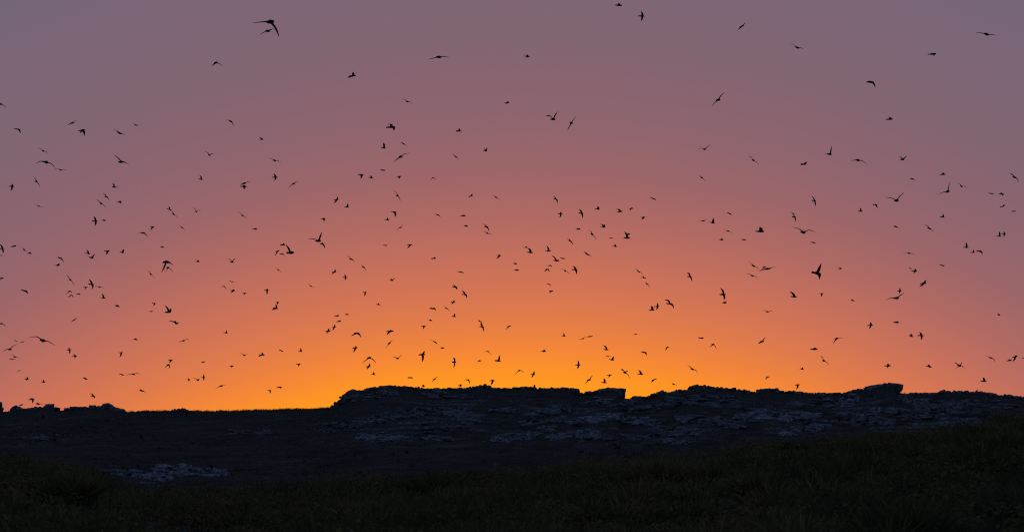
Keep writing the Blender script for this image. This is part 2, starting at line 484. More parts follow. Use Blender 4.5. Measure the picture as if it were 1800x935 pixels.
OUT = [
 ('pale weathered rock slabs, the left of the pair in the left valley', 246, 836, 116, 14, True, 1.5, -.09, 1.25),
 ('pale weathered rock slabs, the right of the pair in the left valley', 335, 829, 124, 15, True, 1.4, -.06, 1.25),
 ('loose grey stones below the pair of pale slabs in the left valley', 275, 852, 60, 8, True, 1.0, 0, .6),
 ('faint patch of grey stones on the far left moor', 84, 771, 76, 10, False, 1.2, 0, .8),
 ('faint grey rocks on the moor under the low left ridge', 440, 760, 70, 12, False, 1.0, 0, .8),
 ('scattered grey stones below the steep left shoulder', 585, 752, 80, 18, False, .9, 0, .8),
 ('slanting grey slabs climbing right below the steep left shoulder', 640, 742, 70, 14, False, 1.2, .16, 1.1),
 ('bluish rock band in the middle of the left hill face', 700, 731, 80, 14, False, 1.2, .14, 1.1),
 ('long grey rock band on the hill face under the flat crest', 765, 725, 110, 14, False, 1.2, .03, 1.1),
 ('pale spread of slabs low on the left hill face', 668, 770, 76, 16, True, 1.2, 0, 1.0),
 ('row of low stones running right from the pale lower slabs', 740, 770, 90, 8, True, .9, 0, .8),
 ('jumble of grey blocks in the centre of the left hill face', 780, 748, 80, 28, False, 1.2, .1, .9),
 ('humped grey boulder group below the flat middle crest', 826, 737, 40, 16, False, 1.6, 0, 1.4),
 ('small pale slab near the foot of the hill left of centre', 780, 772, 24, 7, True, 1.6, 0, 1.2),
 ('grey ledges just under the knobbly left cap', 650, 697, 90, 14, False, .9, .12, 1.0),
 ('thin grey ledge under the small pointed hump', 790, 697, 80, 9, False, .9, -.05, 1.0),
 ('short pale ledge on the dark face right of the left hill rocks', 890, 721, 50, 7, True, 1.2, 0, 1.1),
 ('pale jumbled slabs low in the centre of the hill', 905, 769, 84, 15, True, 1.5, .1, 1.1),
 ('slanting blue-grey slab rising right under the stepped rim', 962, 725, 66, 14, False, 1.5, .22, 1.4),
 ('low ledge below the slanting blue-grey slab', 950, 742, 80, 8, False, 1.0, .1, 1.1),
 ('pale broken blocks at the foot of the hill below the square slab', 985, 767, 44, 13, True, 1.5, .1, 1.0),
 ('pale stones left of the long arched ledge foot', 962, 754, 26, 12, True, 1.4, 0, .8),
 ('long arched pale ledge below the notch, left half', 1042, 738, 92, 13, True, 1.6, .12, 1.4),
 ('long arched pale ledge below the notch, right half', 1112, 739, 64, 14, True, 1.5, -.14, 1.3),
 ('pale rubble under the left half of the arched ledge', 1030, 763, 56, 14, True, 1.5, .05, 1.0),
 ('flat slabs at the hill foot under the arched ledge', 1050, 770, 50, 9, False, 1.4, -.05, 1.1),
 ('pale round boulder patch close under the square slab', 1052, 706, 26, 10, True, 1.8, 0, 1.2),
 ('small pale stones in a row below the square slab', 1028, 724, 48, 7, True, 1.2, 0, .8),
 ('stacked grey strata close under the notch', 1118, 716, 84, 18, False, 1.3, 0, 1.2),
 ('grey slab cluster under the twin knobs', 1196, 708, 60, 14, False, 1.3, 0, 1.1),
 ('upright rubble streak below the arched ledge at right', 1152, 750, 26, 20, True, 1.3, -.3, .9),
 ('broad grey ledge low under the rounded crown', 1190, 760, 80, 13, False, 1.3, .05, 1.2),
 ('blue-grey slabs halfway down below the rounded crown', 1226, 738, 76, 14, False, 1.5, -.1, 1.3),
 ('dark rock steps just under the rounded crown', 1262, 706, 100, 20, False, 1.0, -.05, 1.2),
 ('wide pale slab bank below the flat-topped tor', 1330, 733, 60, 18, True, 1.6, .1, 1.4),
 ('grey slabs sloping down left of the pale slab bank', 1280, 747, 60, 12, False, 1.3, -.08, 1.1),
 ('pale lone stones on the lower slope near the dark grass', 1192, 778, 60, 8, True, .6, 0, .8),
 ('tilted pale slabs under the saddle', 1400, 733, 62, 15, True, 1.6, .05, 1.3),
 ('pale tumbled slabs at the edge of the dark grass under the saddle', 1416, 756, 78, 16, True, 1.5, .12, 1.1),
 ('dark ledges close under the saddle rim', 1440, 709, 110, 14, False, 1.0, 0, 1.2),
 ('broad bluish slab bank below and left of the blocky tor', 1524, 738, 90, 16, False, 1.6, -.12, 1.4),
 ('light rock rib on the face of the blocky tor', 1498, 703, 26, 16, True, 1.4, .3, 1.0),
 ('pale small ledges right under the blocky tor', 1560, 723, 60, 10, True, 1.3, 0, 1.0),
 ('pale streak of rock right of the blocky tor foot', 1598, 703, 34, 12, True, 1.4, -.2, 1.1),
 ('grey-blue ledges in the dip right of the blocky tor', 1640, 712, 70, 16, False, 1.3, 0, 1.2),
 ('grey slabs meeting the dark grass below the dip', 1618, 733, 80, 12, False, 1.2, .05, 1.1),
 ('faint rocks on the far right slope above the dark grass', 1725, 713, 110, 20, False, 1.0, -.05, 1.1),
]
for a in OUT:
    outcrop(*a)

# ------------------------------------------------------------------ loose stones on the hill face (uncountable scree)
def scree():
    V, T = [], []
    base = []
    for k in range(6):
        me = ROCKS['grey'][k]
        co = np.array([v.co for v in me.vertices]); me.calc_loop_triangles()
        tri = np.array([t.vertices for t in me.loop_triangles]); base.append((co, tri))
    off = 0
    pts = []
    for _ in range(1500):
        px = random.uniform(560, 1800); s = float(sky_py(px)); py = random.uniform(s + 10, min(785, float(fore_py(px))))
        if random.random() < .15: px = random.uniform(0, 200); py = random.uniform(726, 770)
        pts.append((px, py))
    for q, tt in hits([v[0] for v in pts], [v[1] for v in pts]):
        w = random.lognormvariate(math.log(2.6), .5) * tt / FPX
        co, tri = random.choice(base)
        a = random.uniform(0, 6.28); ca, sa = math.cos(a), math.sin(a)
        p = co * np.array([w / 2, w / 2, w * .22])
        p = np.stack([p[:, 0] * ca - p[:, 1] * sa, p[:, 0] * sa + p[:, 1] * ca, p[:, 2]], 1) + np.array([q.x, q.y, q.z])
        V.append(p); T.append(tri + off); off += len(p)
    o = link('scree', np_mesh('scree', np.concatenate(V), np.concatenate(T)), M_ROCK)
    tag(o, 'small loose grey stones scattered over the hill face', 'stones', kind='stuff')
scree()

# ------------------------------------------------------------------ foreground tussock grass
def blade_field(cx, cy, cz, hh, rad, nb, tint):
    """numpy arrays: one tussock per entry, nb blades each; returns verts, quads/tris, colours"""
    N = len(cx)
    ph = rng.uniform(0, 2 * np.pi, (N, nb)); rr = np.sqrt(rng.uniform(0, 1, (N, nb)))
    bx = cx[:, None] + np.cos(ph) * rr * rad[:, None] * .45; by = cy[:, None] + np.sin(ph) * rr * rad[:, None] * .45
    lean = rr * rng.uniform(.6, 1.6, (N, nb)); L = hh[:, None] * rng.uniform(.65, 1.15, (N, nb))
    da = ph + rng.normal(0, .5, (N, nb))
    dx, dy = np.cos(da), np.sin(da)
    wd = rng.uniform(.007, .017, (N, nb)) * (1 + hh[:, None])
    sa = rng.uniform(0, np.pi, (N, nb)); sx, sy = np.cos(sa), np.sin(sa)
    P = []
    for f, wf in ((0, 1.0), (.38, .95), (.72, .7), (1.0, .06)):
        ox = dx * lean * L * (f ** 1.9) * .75; oz = L * (f - .40 * lean * f ** 2.2)
        for s in (-1, 1):
            P.append(np.stack([bx + ox + s * sx * wd * wf, by + dy * lean * L * (f ** 1.9) * .75 + s * sy * wd * wf, cz[:, None] + oz - .03], -1))
    P = np.stack(P, 2)                       # N, nb, 8, 3
    V = P.reshape(-1, 3)
    nB = N * nb
    b = np.arange(nB)[:, None] * 8
    q = np.concatenate([b + np.array([[0, 1, 3, 2]]), b + np.array([[2, 3, 5, 4]]), b + np.array([[4, 5, 7, 6]])], 0)
    green = np.array([.088, .098, .040]); straw = np.array([.29, .225, .10]); olive = np.array([.155, .138, .052])
    k = np.clip(rng.normal(0, .22, (N, nb)) + tint[:, None], 0, 1)[..., None]
    C = np.where(k < .5, green + (olive - green) * k * 2, olive + (straw - olive) * (k - .5) * 2)
    C = C * rng.uniform(.85, 1.5, (N, nb, 1))
    C = np.repeat(C.reshape(nB, 1, 3), 8, 1).reshape(-1, 3)
    return V, q, C

def grass_mesh(name, V, q, C):
    me = np_mesh(name, V, q)
    ca = me.color_attributes.new('tint', 'FLOAT_COLOR', 'POINT')
    ca.data.foreach_set('color', np.concatenate([C, np.ones((len(C), 1))], 1).astype(np.float32).ravel())
    me.materials.append(M_GRASS)
    return me

def grow(name, n, r0, r1, hmin, hmax, nb, spread, label, tmean):
    az = np.radians(rng.uniform(-12.0, 12.0, n)); r = r0 + (r1 - r0) * rng.uniform(0, 1, n) ** .75
    gx, gy = r * np.sin(az), r * np.cos(az)
    gpx = 900 + FPX * np.tan(az)
    keep = r < rfore(gpx) + 16
    gx, gy = gx[keep], gy[keep]
    patch = np.clip(.5 + .9 * fbm(gx / 5.0, gy / 8.0, 3, 41), 0, 1)
    gh = (hmin + (hmax - hmin) * patch) * rng.uniform(.75, 1.25, len(gx))
    tint = np.clip(tmean + .55 * fbm(gx / 3.5, gy / 6.0, 2, 77) + rng.normal(0, .14, len(gx)), 0, 1)
    V, q, C = blade_field(gx, gy, terrain(gx, gy), gh, gh * rng.uniform(.9, 1.4, len(gx)) * spread, nb, tint)
    o = link(name, grass_mesh(name, V, q, C))
    tag(o, label, 'grass', kind='stuff')
grow('low_grass', 4200, 24, 168, .18, .38, 15, 1.6, 'short dark grass between the tussocks of the near ground', .30)
grow('tussock_grass', 1500, 32, 166, .36, .80, 90, 1.35, 'mass of dark lumpy tussock grass across the near ground', .34)

def cushions(n, nl):
    """low domed bushes: many small leaves spread over and through each uneven dome"""
    az = np.radians(rng.uniform(-12, 12, n)); r = 30 + 136 * rng.uniform(0, 1, n) ** .8
    bx, by = r * np.sin(az), r * np.cos(az)
    k = (r < rfore(900 + FPX * np.tan(az)) + 14) & (fbm(bx / 6.0, by / 10.0, 3, 141) > -.25)
    bx, by, r = bx[k], by[k], r[k]; N = len(bx)
    rad = rng.uniform(.35, 1.0, N) * (1 + .5 * (rng.uniform(0, 1, N) < .15)); hh = rad * rng.uniform(.55, .95, N); bz = terrain(bx, by) - .05
    ph = rng.uniform(0, 2 * np.pi, (N, nl)); cz = rng.uniform(0.02, 1, (N, nl)); sr = np.sqrt(1 - cz * cz)
    lump = 1 + .22 * np.sin(3 * ph + rng.uniform(0, 6, (N, 1))) * sr + .16 * np.sin(5 * cz * 3 + rng.uniform(0, 6, (N, 1)))
    q = (rng.uniform(.45, 1.0, (N, nl)) ** .35) * lump
    c = np.stack([bx[:, None] + np.cos(ph) * sr * q * rad[:, None], by[:, None] + np.sin(ph) * sr * q * rad[:, None], bz[:, None] + cz * q * hh[:, None]], -1)
    nd = np.stack([np.cos(ph) * sr, np.sin(ph) * sr, cz + .3], -1) + rng.normal(0, .55, (N, nl, 3))
    nd /= np.linalg.norm(nd, axis=-1, keepdims=True)
    ta = np.cross(nd, rng.normal(0, 1, (N, nl, 3))); ta /= np.linalg.norm(ta, axis=-1, keepdims=True) + 1e-6
    tb = np.cross(nd, ta)
    ls = (rng.uniform(.035, .075, (N, nl)) * (.6 + r[:, None] / 160))[..., None]
    P = np.stack([c - ta * ls, c + tb * ls * .55, c + ta * ls, c - tb * ls * .55], 2).reshape(-1, 3)
    Q = np.arange(N * nl * 4).reshape(-1, 4)
    pal = np.array([[.085, .098, .045], [.12, .115, .055], [.15, .115, .065], [.065, .080, .042], [.10, .085, .055]])
    C = pal[rng.integers(0, 5, N)][:, None, :] * rng.uniform(1.1, 2.1, (N, nl, 1))
    C = np.repeat((C * np.array([1.25, 1.08, .72])).reshape(-1, 1, 3), 4, 1).reshape(-1, 3)
    o = link('low_bushes', grass_mesh('low_bushes', P, Q, C))
    tag(o, 'dark olive and brown low bushes massed among the near grass', 'bushes', kind='stuff')
cushions(1900, 140)

def scrub():
    pts = []
    while len(pts) < 3000:
        px = random.uniform(-60, 1860); top = float(sky_py(px)) + 8; bot = float(fore_py(px)) + 4
        if bot > top: pts.append((px, random.uniform(top, bot)))
    H = [v[0] for v in hits([p_[0] for p_ in pts], [p_[1] for p_ in pts])]
    for _ in range(420):
        px = random.uniform(215, 590) if random.random() < .75 else random.uniform(0, 1800)
        b = base_at(px); dy = random.uniform(-4, 0.5); H.append(Vector((b.x * (1 + dy / b.y), b.y + dy, terrain1(b.x * (1 + dy / b.y), b.y + dy))))
    x = np.array([v.x for v in H]); y = np.array([v.y for v in H]); z = np.array([v.z for v in H])
    k = (fbm(x / 9.0, y / 20.0, 3, 101) > -.12) | (np.arange(len(x)) >= 3000)
    x, y, z = x[k], y[k], z[k]
    hh = rng.uniform(.16, .42, len(x))
    V, q, C = blade_field(x, y, z, hh, hh * 2.4, 16, np.clip(rng.normal(.18, .2, len(x)), 0, 1))
    o = link('hill_scrub', grass_mesh('hill_scrub', V, q, C * .8))
    tag(o, 'low tufts of scrub dotted over the dark hillside', 'scrub', kind='stuff')
scrub()

TUSS = [(1157, 818, 1.2, .78, 'pale yellowish grass tussock standing out right of centre in the dark grass'),
        (766, 838, 1.2, .42, 'rounded olive grass tussock at the edge of the dark grass left of centre'),
        (832, 826, .95, .30, 'dark upright tussock beside the rounded olive one at the grass edge'),
        (1332, 842, .9, .62, 'yellowish low tussock on the right-hand grassy slope'),
        (1255, 826, .95, .55, 'thin straw-coloured tussock between the pale and yellowish tussocks'),
        (432, 903, .8, .55, 'dull yellow tussock low in the left grass below the pale slabs'),
        (128, 842, 1.05, .55, 'straw-streaked tussock on the left grassy bank'),
        (1588, 905, .9, .30, 'broad dark tussock with a light rim at bottom right'),
        (1775, 768, .9, .62, 'brownish tussock high on the right grassy slope')]
for (px, py, hh, tint, lab) in TUSS:
    d = ray(px, py)
    t = np.arange(24, 175, .25)
    below = np.nonzero(EYE + d.z * t <= terrain(d.x * t, d.y * t) + hh * .55)[0]
    tt = t[below[0]] if len(below) else float(rfore(np.array([px]))[0])
    x, y = d.x * tt, d.y * tt
    V, q, C = blade_field(np.zeros(1), np.zeros(1), np.zeros(1), np.array([hh * .85]), np.array([hh * 1.2]), 520, np.array([tint]))
    o = link('grass_tussock', grass_mesh('grass_tussock', V, q, C))
    o.location = (x, y, terrain1(x, y))
    tag(o, lab, 'tussock', 'tussocks standing out of the near grass')

STN = [(330, 924, 20, 6, 'flat pale stone in the near grass at bottom left'),
       (268, 921, 30, 9, 'long slanting pale stone left of the flat one at bottom left'),
       ]
for (px, py, w, h, lab) in STN:
    d = ray(px, py)
    t = np.arange(20, 175, .25)
    below = np.nonzero(EYE + d.z * t <= terrain(d.x * t, d.y * t) + .30)[0]
    tt = t[below[0]]; m = tt / FPX
    me = hull_mesh('stone', 30, 2.3, int(px)); me.materials.append(M_ROCK)
    o = link('stone', me)
    x, y = d.x * tt, d.y * tt
    z0 = terrain1(x, y); top = EYE + d.z * tt + h * m / 2
    o.location = (x, y, (z0 + top) / 2 - .05); o.scale = (w * m / 2, w * m * .5, (top - z0) / 2 + .05)
    o.scale.x = max(o.scale.x, .14); o.scale.y = max(o.scale.y, .2)
    o.rotation_euler = (0, R(8), 0)
    tag(o, lab, 'stone', 'stones in the near grass')

